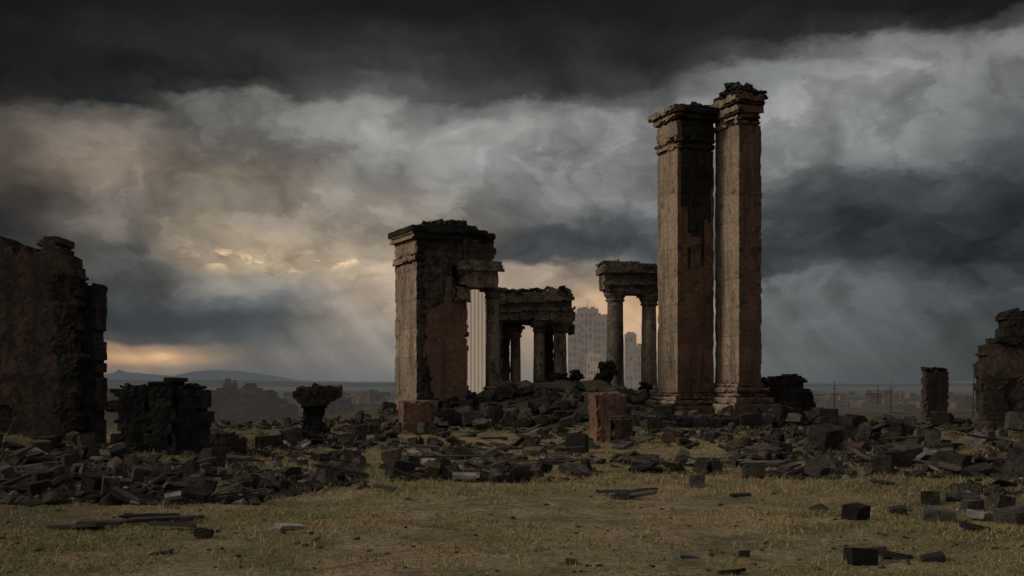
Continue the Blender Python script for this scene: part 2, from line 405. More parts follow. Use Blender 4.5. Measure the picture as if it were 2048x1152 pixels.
pier(F1,1315,1428,[('cornice',210,224,.34),('cornice',224,236,.2),('capital_block',236,274,.05),('neck_moulding',274,282,.17),('neck_moulding',282,296,.08),('shaft',296,786,0),('base_moulding',786,792,.1),('base_moulding',792,800,.24),('plinth',800,811,.4),('plinth_step',811,None,.6)],
  'tall square stone pier with jagged cornice, left and lower of the towering pair',[(.05,1.0,46,.3,.65)],soot=(9.3,),seed=3,capchip=.13)
F2=Frame(1478,44.2,20)
pier(F2,1430,1523,[('cornice',188,206,.34),('cornice',206,224,.18),('capital_block',224,236,.04),('neck_moulding',236,246,.13),('shaft',246,766,0),('base_moulding',766,774,.12),('base_moulding',774,785,.27),('base_moulding',785,794,.18),('plinth',794,807,.4),('plinth_step',807,None,.6)],
  'tallest stone pier in the scene, topped with a rocky broken crown',[(.0,1.05,95,.95,.75),(.9,1.08,26,-1.2,.5)],capchip=.2,seed=8,ro=0)
F=Frame(1512,47,20)
t=empty('broken_wall',F.loc(),F.al,'narrow pale wall strip standing directly behind the tallest pier','wall')
mb=MB(); rbox(mb,-.6,F.a(1524),0,.5,0,F.z(345),.14,.03,.08,0,4); mb.build('wall_strip',[M['lime']],t)
# ================================================================== GATE
F=Frame(832,44,28); gate=empty('temple_gate',F.loc(),F.al,'large ruined temple gate with tall plastered wall and broken cornice','ruin')
b=F.b(790)
mats=[M['wall'],M['plaster'],M['soot'],M['lime']]  # gate's lit left faces take the pale stone, light put into the colour
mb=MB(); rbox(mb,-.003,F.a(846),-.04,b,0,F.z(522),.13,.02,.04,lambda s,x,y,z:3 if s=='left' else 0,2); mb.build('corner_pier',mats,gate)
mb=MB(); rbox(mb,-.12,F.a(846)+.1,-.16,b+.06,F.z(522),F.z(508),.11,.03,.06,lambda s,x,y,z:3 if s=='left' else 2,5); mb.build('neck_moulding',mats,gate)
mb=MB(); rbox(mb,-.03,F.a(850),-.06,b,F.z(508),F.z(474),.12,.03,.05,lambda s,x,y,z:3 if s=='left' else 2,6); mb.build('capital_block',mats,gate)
mb=MB(); mwall(mb,F.poly([(846,470),(846,900),(936,900),(934,600),(918,575),(905,540),(925,520),(975,520),(978,470)]),.02,b*.8,.1,.035,3,layer=.3); mb.build('wall',mats,gate)
mb=MB(); mwall(mb,F.poly([(852,640),(862,615),(885,606),(893,560),(900,552),(908,590),(930,606),(933,700),(932,800),(866,800),(856,740),(848,700)]),-.07,.0,.08,.015,3,jag=.14,base=1); mb.build('plaster_patch',mats,gate)
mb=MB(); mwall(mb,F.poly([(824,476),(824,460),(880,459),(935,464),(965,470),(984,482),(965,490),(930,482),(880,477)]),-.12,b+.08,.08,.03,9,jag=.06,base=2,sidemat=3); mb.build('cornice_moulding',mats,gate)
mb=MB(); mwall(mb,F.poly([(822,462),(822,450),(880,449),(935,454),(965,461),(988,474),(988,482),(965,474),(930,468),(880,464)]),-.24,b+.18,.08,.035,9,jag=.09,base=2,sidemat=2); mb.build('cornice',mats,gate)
mb=MB(); mwall(mb,F.poly([(925,478),(984,482),(990,500),(984,524),(925,524)]),-.12,b*.8,.1,.04,4,base=0); mb.build('upper_wall',mats,gate)
mb=MB(); mwall(mb,F.poly([(916,520),(1000,524),(1003,536),(992,545),(990,576),(935,574),(918,566)]),-.2,1.0,.08,.035,5,base=0,jag=.08); mb.build('lintel',[M['port'],M['plaster'],M['soot']],gate)
mb=MB(); mwall(mb,F.poly([(914,532),(1003,537),(1003,544),(914,540)]),-.36,-.19,.07,.02,6,base=0,jag=.04); mb.build('lintel_cornice',[M['port']],gate)
mb=MB(); r=random.Random(11); og=[]
for i in range(120):
    px=r.uniform(838,982); a=F.a(px); zt=F.z(452+max(0,px-925)*.45,a)
    y=r.uniform(-.1,b*.9); zz=zt+r.uniform(-.12,.06)+(.14 if 870<px<945 else 0)
    rockin(mb,Vector((a,y,zz)),r.uniform(.2,.5),r.uniform(.2,.5),r.uniform(.1,.3),0,r,.3,12); og.append((a,y,zz+.04,5,.8))
mb.build('broken_crown',M['soot'],gate); overgrowth(gate,og,4)
def rcol(root,F,px0,px1,ytop,ybot,capw,mat,seed,off=.6,caph=26):
    a0=F.a(px0,off);a1=F.a(px1,off);ra=(a1-a0)/2;ac=(a0+a1)/2
    zt=F.z(ytop,ac,off);zb=0 if ybot is None else F.z(ybot,ac,off);zc=zt-(caph/FP*F.Y)
    mb=MB(); lathe(mb,ac,off,shaft_prof(ra,ra*.86,zb,zc),20,.025,0,seed); s=mb.build('column_shaft',mat,root,True)
    mb=MB(); lathe(mb,ac,off,[(ra*.88,zc-.02),(ra*1.08,zc+.04),(ra*1.08,zc+.1),(ra*.95,zc+.13),(ra*1.2,zc+.3),(ra*capw,zt-.17)],20,.04,0,seed+1)
    w=ra*capw*1.05; rbox(mb,ac-w,ac+w,off-w,off+w,zt-.17,zt,.12,.02,.05,0,seed); mb.build('capital',mat,root)
    mb=MB(); zb2=F.z(776,ac,off); lathe(mb,ac,off,[(ra*1.45,zb2-.9),(ra*1.45,zb2-.14),(ra*1.2,zb2-.1),(ra*1.3,zb2),(ra*1.02,zb2+.1)],20,.02,0,seed); mb.build('column_base',mat,root)
rcol(gate,F,972,998,576,None,1.3,M['port'],21,.5,22)
mb=MB(); rbox(mb,F.a(905),F.a(935)+.05,-.28,.9,F.z(604,1.8),F.z(574,1.8),.1,.05,.12,0,7); mb.build('impost_block',M['port'],gate)
# ================================================================== CENTRE COLONNADE
F=Frame(985,49.5,12); col=empty('ruined_colonnade',F.loc(),F.al,'low ruined colonnade of four columns right beside the temple gate','ruin')
mb=MB(); mwall(mb,F.poly([(976,590),(1010,587),(1050,584),(1100,580),(1138,578),(1143,592),(1140,606),(1148,622),(1148,640),(1040,640),(985,640)]),-.25,1.2,.09,.04,7,base=0,jag=.1); mb.build('entablature',[M['port'],M['plaster'],M['soot']],col)
mb=MB(); mwall(mb,F.poly([(970,598),(1144,593),(1146,602),(970,608)]),-.47,-.26,.08,.025,12,base=0,jag=.05); mb.build('cornice',[M['port']],col)
mb=MB(); mwall(mb,F.poly([(976,618),(1148,615),(1148,621),(976,624)]),-.36,-.26,.08,.02,13,base=0,jag=.03); mb.build('lintel_band',[M['port']],col)
mb=MB(); r=random.Random(12); og=[]
for i in range(56):
    px=r.uniform(978,1138); a=F.a(px); y=r.uniform(-.2,1.1); zz=F.z(586-(px-978)*.03,a)+r.uniform(-.12,.12); rockin(mb,Vector((a,y,zz)),r.uniform(.2,.5),r.uniform(.25,.5),r.uniform(.12,.26),0,r,.3,12); og.append((a,y,zz,4,.8))
mb.build('broken_crown',M['soot'],col); overgrowth(col,og,5)
for i,(x0,x1,yt,o,m) in enumerate([(978,1002,640,.3,'port'),(1020,1042,652,1.8,'lime'),(1066,1090,640,.3,'port'),(1106,1134,640,.2,'port')]):
    rcol(col,F,x0,x1,yt,None,1.35,M[m],30+i*3,o,24)
mb=MB(); rbox(mb,F.a(1000,1.4),F.a(1020,1.4),1.4,2.4,0,F.z(660,0,1.4),.12,.05,.08,0,3); mb.build('side_pier',M['wall'],col)
mb=MB(); mwall(mb,F.poly([(1002,640),(1148,640),(1148,668),(1120,664),(1095,668),(1085,655),(1060,647),(1050,646),(1042,655),(1040,664),(1004,668)],1.3),1.32,2.2,.1,.04,15,base=0,jag=.06); mb.build('rear_lintel',[M['wall']],col)
mb=MB(); mwall(mb,F.poly([(1090,660),(1108,660),(1108,860),(1088,860)],1.5),1.5,2.3,.1,.05,17,base=0); mb.build('rear_wall',[M['wall']],col)
# ================================================================== RIGHT PORTICO
F=Frame(1212,49,8); por=empty('ruined_portico',F.loc(),F.al,'ruined portico with flat carved lintel standing left of the tall twin piers','ruin')
mb=MB(); mwall(mb,F.poly([(1203,538),(1203,524),(1240,522),(1316,532),(1336,536),(1336,548),(1203,545)]),-.4,1.2,.09,.03,2,base=0,jag=.06); mb.build('cornice',[M['port']],por)
mb=MB(); mwall(mb,F.poly([(1208,546),(1336,549),(1336,588),(1252,588),(1244,580),(1208,578)]),-.1,1.1,.1,.03,3,base=0,jag=.05); mb.build('entablature',[M['port']],por)
mb=MB(); mwall(mb,F.poly([(1204,562),(1336,566),(1336,572),(1204,568)]),-.24,-.12,.09,.02,3,base=0,jag=.03); mb.build('lintel_band',[M['port']],por)
rcol(por,F,1213,1248,578,None,1.22,M['port'],50,.4,26)
rcol(por,F,1282,1314,588,None,1.22,M['lime'],55,.4,24)
mb=MB(); r=random.Random(13); og=[]
for i in range(30):
    px=r.uniform(1208,1330); a=F.a(px); y=r.uniform(-.2,1.0); zz=F.z(526+(px-1205)*.08,a)+r.uniform(-.08,.06); rockin(mb,Vector((a,y,zz)),r.uniform(.2,.6),r.uniform(.25,.6),r.uniform(.1,.2),0,r,.15,12); og.append((a,y,zz,5,.6))
mb.build('broken_crown',M['soot'],por); overgrowth(por,og,6)
# ================================================================== LEFT WALL
F=Frame(-160,29.5,3); lw=empty('ruined_wall',F.loc(),F.al,'high jagged dark brown ruined wall at the left edge','wall')
mats=[M['dwall'],M['dplaster'],M['soot']]
mb=MB(); mwall(mb,F.poly([(-160,920),(-160,470),(-110,500),(-60,470),(-20,476),(18,482),(28,508),(44,492),(60,492),(72,506),(84,482),(100,476),(114,484),(118,500),(134,506),(136,540),(146,552),(150,920)]),0,1.1,.09,.03,2,plast=(.33,-.6,1),jag=.2,layer=.3); mb.build('plastered_wall',mats,lw)
mb=MB(); mwall(mb,F.poly([(118,920),(112,640),(104,600),(112,560),(140,548),(148,580),(152,920)],-.12),-.14,.4,.09,.04,6,jag=.2,base=2); mb.build('dark_buttress',mats,lw)
mb=MB(); mwall(mb,F.poly([(130,920),(130,560),(150,556),(156,590),(166,582),(172,572),(193,573),(193,625),(190,640),(192,920)],.5),.5,1.5,.09,.04,4,jag=.12,base=2); mb.build('end_pier',mats,lw)
# ================================================================== OTHER RUINS
def ruin(name,px,Y,al,polys,label,cat,mats,th=1.2,seed=0,plast=None,group=None,c=.1,amp=.035,jag=.18,crown=None):
    F=Frame(px,Y,al); root=empty(name,F.loc(),F.al,label,cat,group)
    for i,(pl,off,pn) in enumerate(polys):
        mb=MB(); mwall(mb,F.poly(pl,off),off,off+th,c,amp,seed+i*3,plast=plast,jag=jag,base=0,layer=.3); mb.build(pn,mats,root)
    if crown:
        mb=MB(); r=random.Random(seed)
        for x0,x1,py,n,s in crown:
            for i in range(n):
                q=r.uniform(x0,x1); a=F.a(q); rockin(mb,Vector((a,r.uniform(0,th*.9),F.z(py,a)+r.uniform(-.1,.1)*s)),r.uniform(.3,.8)*s,r.uniform(.3,.7)*s,r.uniform(.15,.45)*s,0,r,.35,12)
        mb.build('broken_crown',mats[0],root)
    return root
ruin('ruined_wall',228,27,5,[([(228,930),(230,782),(262,772),(300,768),(300,930)],0,'wall'),([(296,930),(296,768),(345,764),(350,930)],-.18,'buttress'),([(346,930),(346,776),(380,780),(404,782),(402,930)],.05,'wall')],
  'squat black ruined wall block in the left rubble','wall',[M['soot'],M['wall']],1.4,5,crown=[(235,398,774,24,.35)])
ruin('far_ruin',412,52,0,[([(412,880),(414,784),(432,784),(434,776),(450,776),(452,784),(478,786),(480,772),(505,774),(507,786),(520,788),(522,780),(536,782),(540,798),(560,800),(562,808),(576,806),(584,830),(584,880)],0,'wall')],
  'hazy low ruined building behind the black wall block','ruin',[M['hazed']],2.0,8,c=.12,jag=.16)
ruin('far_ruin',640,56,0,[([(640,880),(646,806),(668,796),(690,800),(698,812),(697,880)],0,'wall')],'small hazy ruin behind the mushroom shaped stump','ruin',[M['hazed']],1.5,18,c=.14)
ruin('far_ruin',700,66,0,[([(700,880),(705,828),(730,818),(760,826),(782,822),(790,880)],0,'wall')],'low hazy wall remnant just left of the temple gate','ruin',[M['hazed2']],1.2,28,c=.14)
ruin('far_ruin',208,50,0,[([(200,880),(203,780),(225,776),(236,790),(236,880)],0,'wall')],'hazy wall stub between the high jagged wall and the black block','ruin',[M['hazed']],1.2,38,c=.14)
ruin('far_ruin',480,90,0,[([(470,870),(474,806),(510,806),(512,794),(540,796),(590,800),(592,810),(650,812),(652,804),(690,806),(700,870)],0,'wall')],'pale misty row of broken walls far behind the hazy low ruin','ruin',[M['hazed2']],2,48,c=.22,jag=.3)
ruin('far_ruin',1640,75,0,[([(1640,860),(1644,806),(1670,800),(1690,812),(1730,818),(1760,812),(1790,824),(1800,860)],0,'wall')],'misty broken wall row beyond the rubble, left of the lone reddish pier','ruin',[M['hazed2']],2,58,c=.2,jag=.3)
# low wall stubs and stepped masonry across the midground
STUBS=[(1560,42,12,1560,1616,806,880,'soot','dark low wall stub rising from the rubble right of the tallest pier foot'),
(1640,40,-6,1640,1690,812,880,'dwall','dark stepped wall stub between the wall heap and the grass edge'),
(1705,37,10,1705,1745,826,890,'soot','narrow black wall stub in the rubble before the thin masts'),
(1770,38,-4,1770,1832,838,890,'dwall','long low dark wall stub left of the lone reddish pier foot'),
(1895,36,8,1895,1950,836,890,'soot','dark low wall stub right of the lone reddish pier foot'),
(1520,33,14,1520,1560,862,915,'dwall','small dark wall corner at the left end of the right rubble'),
(1118,42,6,1110,1150,822,870,'soot','low black wall stub before the right end of the colonnade'),
(1010,41,-8,1010,1060,832,872,'dwall','low dark wall stub before the colonnade doorway'),
(885,41,10,878,925,818,868,'soot','low dark wall stub before the plastered gate wall'),
(716,37,4,716,760,848,885,'dwall','low dark wall stub left of the temple gate foot'),
(70,24,6,60,118,868,950,'soot','black wall stub at the foot of the high jagged wall'),
(420,26,-6,420,462,862,920,'soot','small black wall stub right of the squat black block'),
(520,30,8,518,572,868,905,'dwall','low dark wall stub left of the mushroom shaped stump')]
for i,(px,Y,al,x0,x1,yt,yb,mk,lb) in enumerate(STUBS):
    r=random.Random(i*7+1); w=x1-x0; h=yb-yt
    P=[(x0,yb+40),(x0,yt+h*.25*r.random()),(x0+w*.3,yt+h*.1*r.random()),(x0+w*.34,yt+h*.3*r.random()),(x0+w*.62,yt+h*.1),(x0+w*.66,yt+h*.45*r.random()),(x1,yt+h*.3+h*.2*r.random()),(x1,yb+40)]
    ruin('wall_stub',px,Y,al,[(P,0,'wall')],lb,'wall',[M[mk]],.9,i*5+2,jag=.12,c=.09)
F=Frame(602,33,8); t=empty('broken_column',F.loc(),F.al,'dark mushroom shaped column stump with wide broken capital','column')
mb=MB(); mwall(mb,F.poly([(600,920),(606,830),(602,806),(652,806),(648,840),(656,870),(660,920)]),0,.85,.08,.04,2,base=0,layer=.2); mb.build('shaft',[M['soot']],t)
mb=MB(); mwall(mb,F.poly([(592,800),(590,783),(612,777),(650,776),(678,782),(679,794),(664,803),(652,812),(606,812)]),-.25,1.1,.08,.04,4,base=0,layer=.2,jag=.08); mb.build('capital',[M['dwall'],M['wall']],t)
mb=MB(); r=random.Random(3)
for i in range(14): rockin(mb,Vector((F.a(r.uniform(600,672)),r.uniform(-.1,.9),F.z(778)+r.uniform(-.05,.05))),r.uniform(.2,.5),.4,r.uniform(.1,.2),0,r,.2,12)
mb.build('broken_crown',M['soot'],t)
ruin('ruined_wall',1527,47,10,[([(1522,860),(1526,790),(1540,764),(1560,756),(1585,752),(1606,760),(1612,775),(1630,790),(1628,860)],0,'wall')],
  'dark crumbling wall heap to the right of the tallest pier','ruin',[M['soot'],M['wall']],1.6,9,crown=[(1535,1615,762,44,.6),(1605,1630,785,8,.6)])
F=Frame(1852,57,20); t=empty('stone_pier',F.loc(),F.al,'short lone dark reddish brick pier standing apart on the right plain','column')
mb=MB(); rbox(mb,0,F.a(1898),0,F.b(1842),0,F.z(742),.14,.03,.06,0,5); mb.build('shaft',[M['dplaster']],t)
mb=MB(); rbox(mb,-.05,F.a(1896),-.05,F.b(1843),F.z(742),F.z(734),.12,.06,.14,0,6); mb.build('broken_cap',[M['soot']],t)
F=Frame(1968,33,-12); t=empty('ruined_wall',F.loc(),F.al,'stepped ruined wall with slab cornice at the right edge','wall')
mats=[M['dwall'],M['dplaster'],M['soot'],M['wall']]
mb=MB(); mwall(mb,F.poly([(1970,900),(1968,760),(1964,730),(1972,722),(1972,690),(2200,684),(2200,900)]),0,1.2,.09,.035,2,plast=(.5,.12,1)); mb.build('wall',mats,t)
mb=MB(); mwall(mb,F.poly([(1988,690),(1986,680),(2040,672),(2200,668),(2200,690)]),-.2,1.3,.09,.035,3,base=2); mb.build('cornice',mats,t)
mb=MB(); mwall(mb,F.poly([(2012,676),(2010,640),(2003,628),(2020,622),(2200,634),(2200,676)]),0,1.1,.09,.035,4,base=2); mb.build('upper_wall',mats,t)
mb=MB(); rbox(mb,-.06,.7,-.1,.5,0,F.z(742),.12,.03,.06,0,5); mb.build('corner_pier',mats,t)
def standing(px0,px1,yt,yb,label,mat,seed,cell=.09):
    h=hit((px0+px1)/2,yb); X,Y=h; w=(px1-px0)/FP*Y; zt=H+(HY-yt)/FP*Y; z0=terr(X,Y)-.12
    o=MB(); rbox(o,-w/2,w/2,-w*.4,w*.4,0,zt-z0,cell,.06,.14,0,seed); ob=o.build('standing_stone',[mat]); ob.location=(X,Y+w*.4,z0); ob.rotation_euler=(R(2),R(-2),R(18))
    return tag(ob,label,'stone')
standing(1186,1250,786,884,'large reddish brown upright stone block before the podium, left of the twin piers',M['plaster'],4)
standing(1216,1262,832,886,'lower brown stone leaning against the large upright block before the podium',M['dplaster'],14)
standing(800,862,802,866,'rounded reddish pedestal stone at the foot of the temple gate',M['plaster'],24)
standing(968,1000,806,850,'small brown pedestal stone below the ruined colonnade',M['wall'],34)
# ================================================================== CITY
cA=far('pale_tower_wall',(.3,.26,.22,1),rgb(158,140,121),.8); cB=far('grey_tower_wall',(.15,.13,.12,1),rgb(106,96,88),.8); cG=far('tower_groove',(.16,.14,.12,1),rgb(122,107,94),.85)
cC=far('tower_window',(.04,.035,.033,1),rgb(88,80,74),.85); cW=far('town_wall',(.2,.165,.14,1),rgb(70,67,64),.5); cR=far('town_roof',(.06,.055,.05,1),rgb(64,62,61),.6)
def box(mb,x0,x1,y0,y1,z0,z1,mi=0):
    v=[(x,y,z) for z in(z0,z1) for y in(y0,y1) for x in(x0,x1)]
    mb.add(v,[(0,2,3,1),(4,5,7,6),(0,1,5,4),(2,6,7,3),(0,4,6,2),(1,3,7,5)],mi)
def tower(px0,px1,pyt,Y,mat,label,steps,spire=None,fins=0,cols=0,rows=0):
    X0=(px0-1024)/FP*Y;X1=(px1-1024)/FP*Y;w=X1-X0;zb=-30;zt=H+(HY-pyt)/FP*Y-zb
    root=empty('skyscraper',((X0+X1)/2,Y,zb),0,label,'skyscraper')
    mb=MB(); z=0
    for (f,hw) in steps:
        box(mb,-w/2*hw,w/2*hw,-w*.4*hw,w*.4*hw,z*zt,f*zt,1 if fins else 0)
        if fins:
            for i in range(fins):
                x=-w/2*hw+w*hw*(i+.5)/fins; q=w*hw/fins*.27; box(mb,x-q,x+q,-w*.4*hw-1.5,-w*.4*hw-.02,z*zt+.5,f*zt+.5,0)
        elif True:
            for q in range(1,7): box(mb,-w/2*hw-.4,w/2*hw+.4,-w*.4*hw-.6,w*.4*hw,(z+(f-z)*q/7)*zt,(z+(f-z)*q/7)*zt+.8,0)
        z=f
    mb.build('tower_body',[mat,cG],root)
    mb=MB(); hw=steps[-1][1]; r=random.Random(px0)
    for i in range(5):
        x=r.uniform(-.45,.2)*w*hw; q=r.uniform(.15,.3)*w*hw; box(mb,x,x+q,-w*.3*hw,w*.1*hw,zt+.05,zt+r.uniform(.5,3.5))
    mb.build('roof',mat,root)
    if spire:
        mb=MB(); lathe(mb,0,0,[(.5,zt),(.4,zt+spire*.5),(.1,zt+spire)],6,0); mb.build('spire',mat,root)
    if cols:
        mb=MB(); cw=w/cols; hh=zt*.72/rows; box(mb,-cw*.25,cw*.25,-.5,0,-hh*.28,hh*.28); proto=None; r=random.Random(px1)
        for i in range(cols):
            for k in range(rows):
                if r.random()<.2: continue
                f=.25+.72*(k+.5)/rows
                hw=next(h for q,h in steps if f<=q+.001)
                x=(-w/2+cw*(i+.5))*hw
                if proto is None: proto=o=mb.build('window',cC,root)
                else: o=proto.copy(); C.objects.link(o); o.parent=root
                o.location=(x,-w*.4*hw-.75,(f-.01)*zt); o.scale=(r.uniform(.7,1.4),1,r.uniform(.8,1.4))
    return root
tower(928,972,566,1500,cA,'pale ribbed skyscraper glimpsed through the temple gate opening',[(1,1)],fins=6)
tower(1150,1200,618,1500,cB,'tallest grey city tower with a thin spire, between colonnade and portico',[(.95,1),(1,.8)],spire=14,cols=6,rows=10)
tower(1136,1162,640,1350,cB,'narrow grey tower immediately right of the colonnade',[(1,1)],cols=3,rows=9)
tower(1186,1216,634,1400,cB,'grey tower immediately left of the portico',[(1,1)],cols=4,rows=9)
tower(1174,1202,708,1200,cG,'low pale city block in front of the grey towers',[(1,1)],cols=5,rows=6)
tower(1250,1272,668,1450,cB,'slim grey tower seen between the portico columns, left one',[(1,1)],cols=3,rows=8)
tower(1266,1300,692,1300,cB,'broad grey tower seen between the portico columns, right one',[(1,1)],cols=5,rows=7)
tp=[]
for k in range(5):
    mb=MB(); r=random.Random(k+40)
    box(mb,-10,10,-7,7,0,7); 
    if k%2: box(mb,-10,0,-7,7,7,11+k)
    if k==4: box(mb,2,5,-2,2,7,18)
    v=[(-10.6,-7.6,7.02),(10.6,-7.6,7.02),(10.6,7.6,7.02),(-10.6,7.6,7.02),(-10.6,0,9.5),(10.6,0,9.5)]
    if k%2==0: mb.add(v,[(0,1,5,4),(2,3,4,5),(0,4,3),(1,2,5),(0,3,2,1)],1)
    else: box(mb,-.0,10.4,-7.4,7.4,7.02,7.8,1)
    for i in range(6): box(mb,-8.5+i*3,-7.2+i*3,-7.3,-7.01,2.5,5,1)
    me=mb.build('town_house',[cW,cR]); tp.append(me)
r=random.Random(77); first=[True]*5
zones=[(205,420,'left of the black wall block'),(420,620,'above the hazy low ruin'),(620,790,'left of the temple gate'),(1530,1700,'right of the twin piers'),(1700,1845,'left of the lone reddish pier'),(1900,1966,'right of the lone reddish pier')]
for x0,x1,ph in zones:
    n=int((x1-x0)/4.0)
    for i in range(n):
        k=r.randrange(5); Y=r.choice([r.uniform(500,1100),r.uniform(900,2600)])
        px=r.uniform(x0,x1)
        if first[k]: o=tp[k]; first[k]=False
        else: o=tp[k].copy(); C.objects.link(o)
        X=(px-1024)/FP*Y; o.location=(X,Y,terr(X,Y)-.5); o.rotation_euler=(0,0,r.uniform(-.5,.5)); s=r.uniform(.5,1.3); o.scale=(s,s,s*r.uniform(.6,1.1))
        tag(o,'small hazy building on the far plain, '+ph,'building','town buildings on the plain '+ph)
for px,Y,yt,w,lb in [(456,1800,757,7,'broad hazy church like tower on the horizon above the low ruin'),(470,1850,760,4,'thin hazy tower on the horizon, right of the broad one')]:
    X=(px-1024)/FP*Y; zt=H+(HY-yt)/FP*Y; mb=MB(); h=zt+27; box(mb,-w,w,-w,w,0,h*.8); box(mb,-w*.6,w*.6,-w*.6,w*.6,h*.8,h); box(mb,-w*2.4,w*2.2,-w,w,0,h*.55)
    o=mb.build('far_tower',cR); o.location=(X,Y,-27); tag(o,lb,'tower')
mm=far('dark_metal',(.03,.03,.03,1),rgb(50,50,50),.3)
for px,Y,yt,lb in [(1946,60,750,'thin mast rising close to the stepped right wall'),(1781,70,762,'thin mast left of the lone reddish pier'),(1668,66,762,'short thin mast right of the crumbling wall heap'),(1755,80,768,'faint thin mast midway between wall heap and lone pier'),(415,46,838,'thin upright rod beside the black wall block')]:
    X=(px-1024)/FP*Y; z0=terr(X,Y)-.3; zt=H+(HY-yt)/FP*Y-z0; mb=MB(); lathe(mb,0,0,[(.045,0),(.03,zt*.6),(.015,zt)],6,0)
    box(mb,-.25,.25,-.02,.02,zt*.8,zt*.8+.03); o=mb.build('mast',mm); o.location=(X,Y,z0); o.rotation_euler=(0,R(1),0); tag(o,lb,'mast')
# ================================================================== RUBBLE
bprot={}
def bproto(matk,i):
    if (matk,i) not in bprot:
        V,F=PR[i]; me=bpy.data.meshes.new('stone_block'); me.from_pydata([tuple(v) for v in V],[],F); me.materials.append(M[matk]); bprot[(matk,i)]=me
    return bprot[(matk,i)]
wprot=[]
for i in range(5):
    mb=MB(); r=random.Random(i+90); rbox(mb,-.5,.5,-.5,.5,-.5,.5,.25,.05,.08,0,i)
    me=bpy.data.meshes.new('timber_beam')
    vs=[(x+(.12*r.random() if abs(x)>.45 else 0)*(-1 if x>0 else 1),y,z+.25*math.sin(x*2+i)) for x,y,z in mb.v]
    me.from_pydata(vs,[],mb.f); me.materials.append(M['wood']); wprot.append(me)
def put(name,me,X,Y,dims,rot,label,cat,group=None,lift=0):
    o=bpy.data.objects.new(name,me); C.objects.link(o)
    o.location=(X,Y,terr(X,Y)+dims[2]*.38+lift); o.scale=dims; o.rotation_euler=rot
    return tag(o,label,cat,group)
r=random.Random(21)
REG=[ # phrase,x0,x1,y0,y1, blocks,slabs,beams, smin,smax, fragment factor
 ('along the lower left below the high jagged wall',-20,240,890,1015,34,22,6,.13,.38,32),
 ('left of centre before the black wall block',230,480,895,1010,46,34,12,.12,.34,32),
 ('at the right end of the left rubble band',480,720,880,1010,36,32,12,.11,.3,34),
 ('between the mushroom stump and the temple gate',560,800,845,900,24,24,12,.15,.4,28),
 ('in the strip before the temple gate',780,1000,862,965,26,24,11,.12,.36,19),
 ('in the strip before the ruined colonnade',1000,1190,860,965,26,22,10,.12,.38,19),
 ('in the strip before the twin piers',1240,1500,868,950,24,24,10,.12,.38,18),
 ('right of centre at the edge of the grass',1500,1700,840,960,34,22,8,.15,.44,24),
 ('before the lone reddish pier',1700,1900,832,955,32,22,8,.15,.46,24),
 ('at the far right below the stepped wall',1900,2060,838,990,24,18,6,.18,.5,26),
]
nblk=0
for ph,x0,x1,y0,y1,nb,ns,nw,s0,s1,ff in REG:
    for kind,n in (('b',nb),('s',ns),('w',nw)):
        for i in range(n):
            px=r.uniform(x0,x1);py=y0+(y1-y0)*(r.random()**.9)
            if px<720 and py>1010-max(0,(px-500))*.2: py-=35
            if px>1240 and px<1500 and 895<py<925: py-=25
            h=hit(px,py)
            if not h: continue
            X,Y=h
            if kind=='b':
                if nblk>=298: continue
                nblk+=1
                mk=r.choice(['block']*6+['bred']); s=r.uniform(s0,s1)*(1.0 if r.random()<.85 else 1.35)
                tone='brown' if mk=='bred' else 'dark grey'
                d=(s*r.uniform(.6,1.4),s*r.uniform(.6,1.1),s*r.uniform(.5,1.3))
                sz='large' if s>(s0+s1)/2 else 'small'
                put('stone_block',bproto(mk,r.randrange(14)),X,Y,d,(r.gauss(0,.22),r.gauss(0,.22),r.gauss(0,.8)),f'{sz} {tone} broken stone block {ph}','stone block',f'{sz} {tone} blocks {ph}',lift=r.choice([0,0,.05]))
            elif kind=='s':
                mk=r.choice(['block','pale','block','bred','block','block']); s=r.uniform(s0,s1)*1.7
                tone={'block':'dark grey','pale':'pale','bred':'brown'}[mk]
                put('stone_slab',bproto(mk,r.randrange(14)),X,Y,(s,s*r.uniform(.5,.9),s*r.uniform(.1,.2)),(r.gauss(0,.3),r.gauss(0,.3),r.gauss(0,1.2)),f'flat {tone} stone slab lying {ph}','stone slab',f'{tone} slabs {ph}',lift=.08)
            else:
                l=r.uniform(.6,1.6)
                put('timber_beam',wprot[r.randrange(5)],X,Y,(l,r.uniform(.035,.09),r.uniform(.03,.06)),(r.gauss(0,.2),r.gauss(0,.2),r.gauss(0,1.0)),f'charred timber beam in the rubble {ph}','timber beam',f'timber beams {ph}',lift=.15)
r=random.Random(31)
for i in range(9):
    px=1262+i*33; Y=41.5-(i%2)*.2; X=(px-1024)/FP*Y; z0=terr(X,Y)
    mb=MB(); rbox(mb,-.36,.36,-.4,.4,-.3,H-(828+r.uniform(0,14)-HY)/FP*Y-z0,.12,.03,.06,0,i); o=mb.build('podium_block',[M['soot'] if i%4 else M['block']])
    o.location=(X,Y,z0); o.rotation_euler=(0,0,r.uniform(-.08,.12)); tag(o,'dark squared podium block, %s from the left in the row before the twin piers'%(['first','second','third','fourth','fifth','sixth','seventh','eighth','ninth'][i]),'stone block','podium blocks before the twin piers')
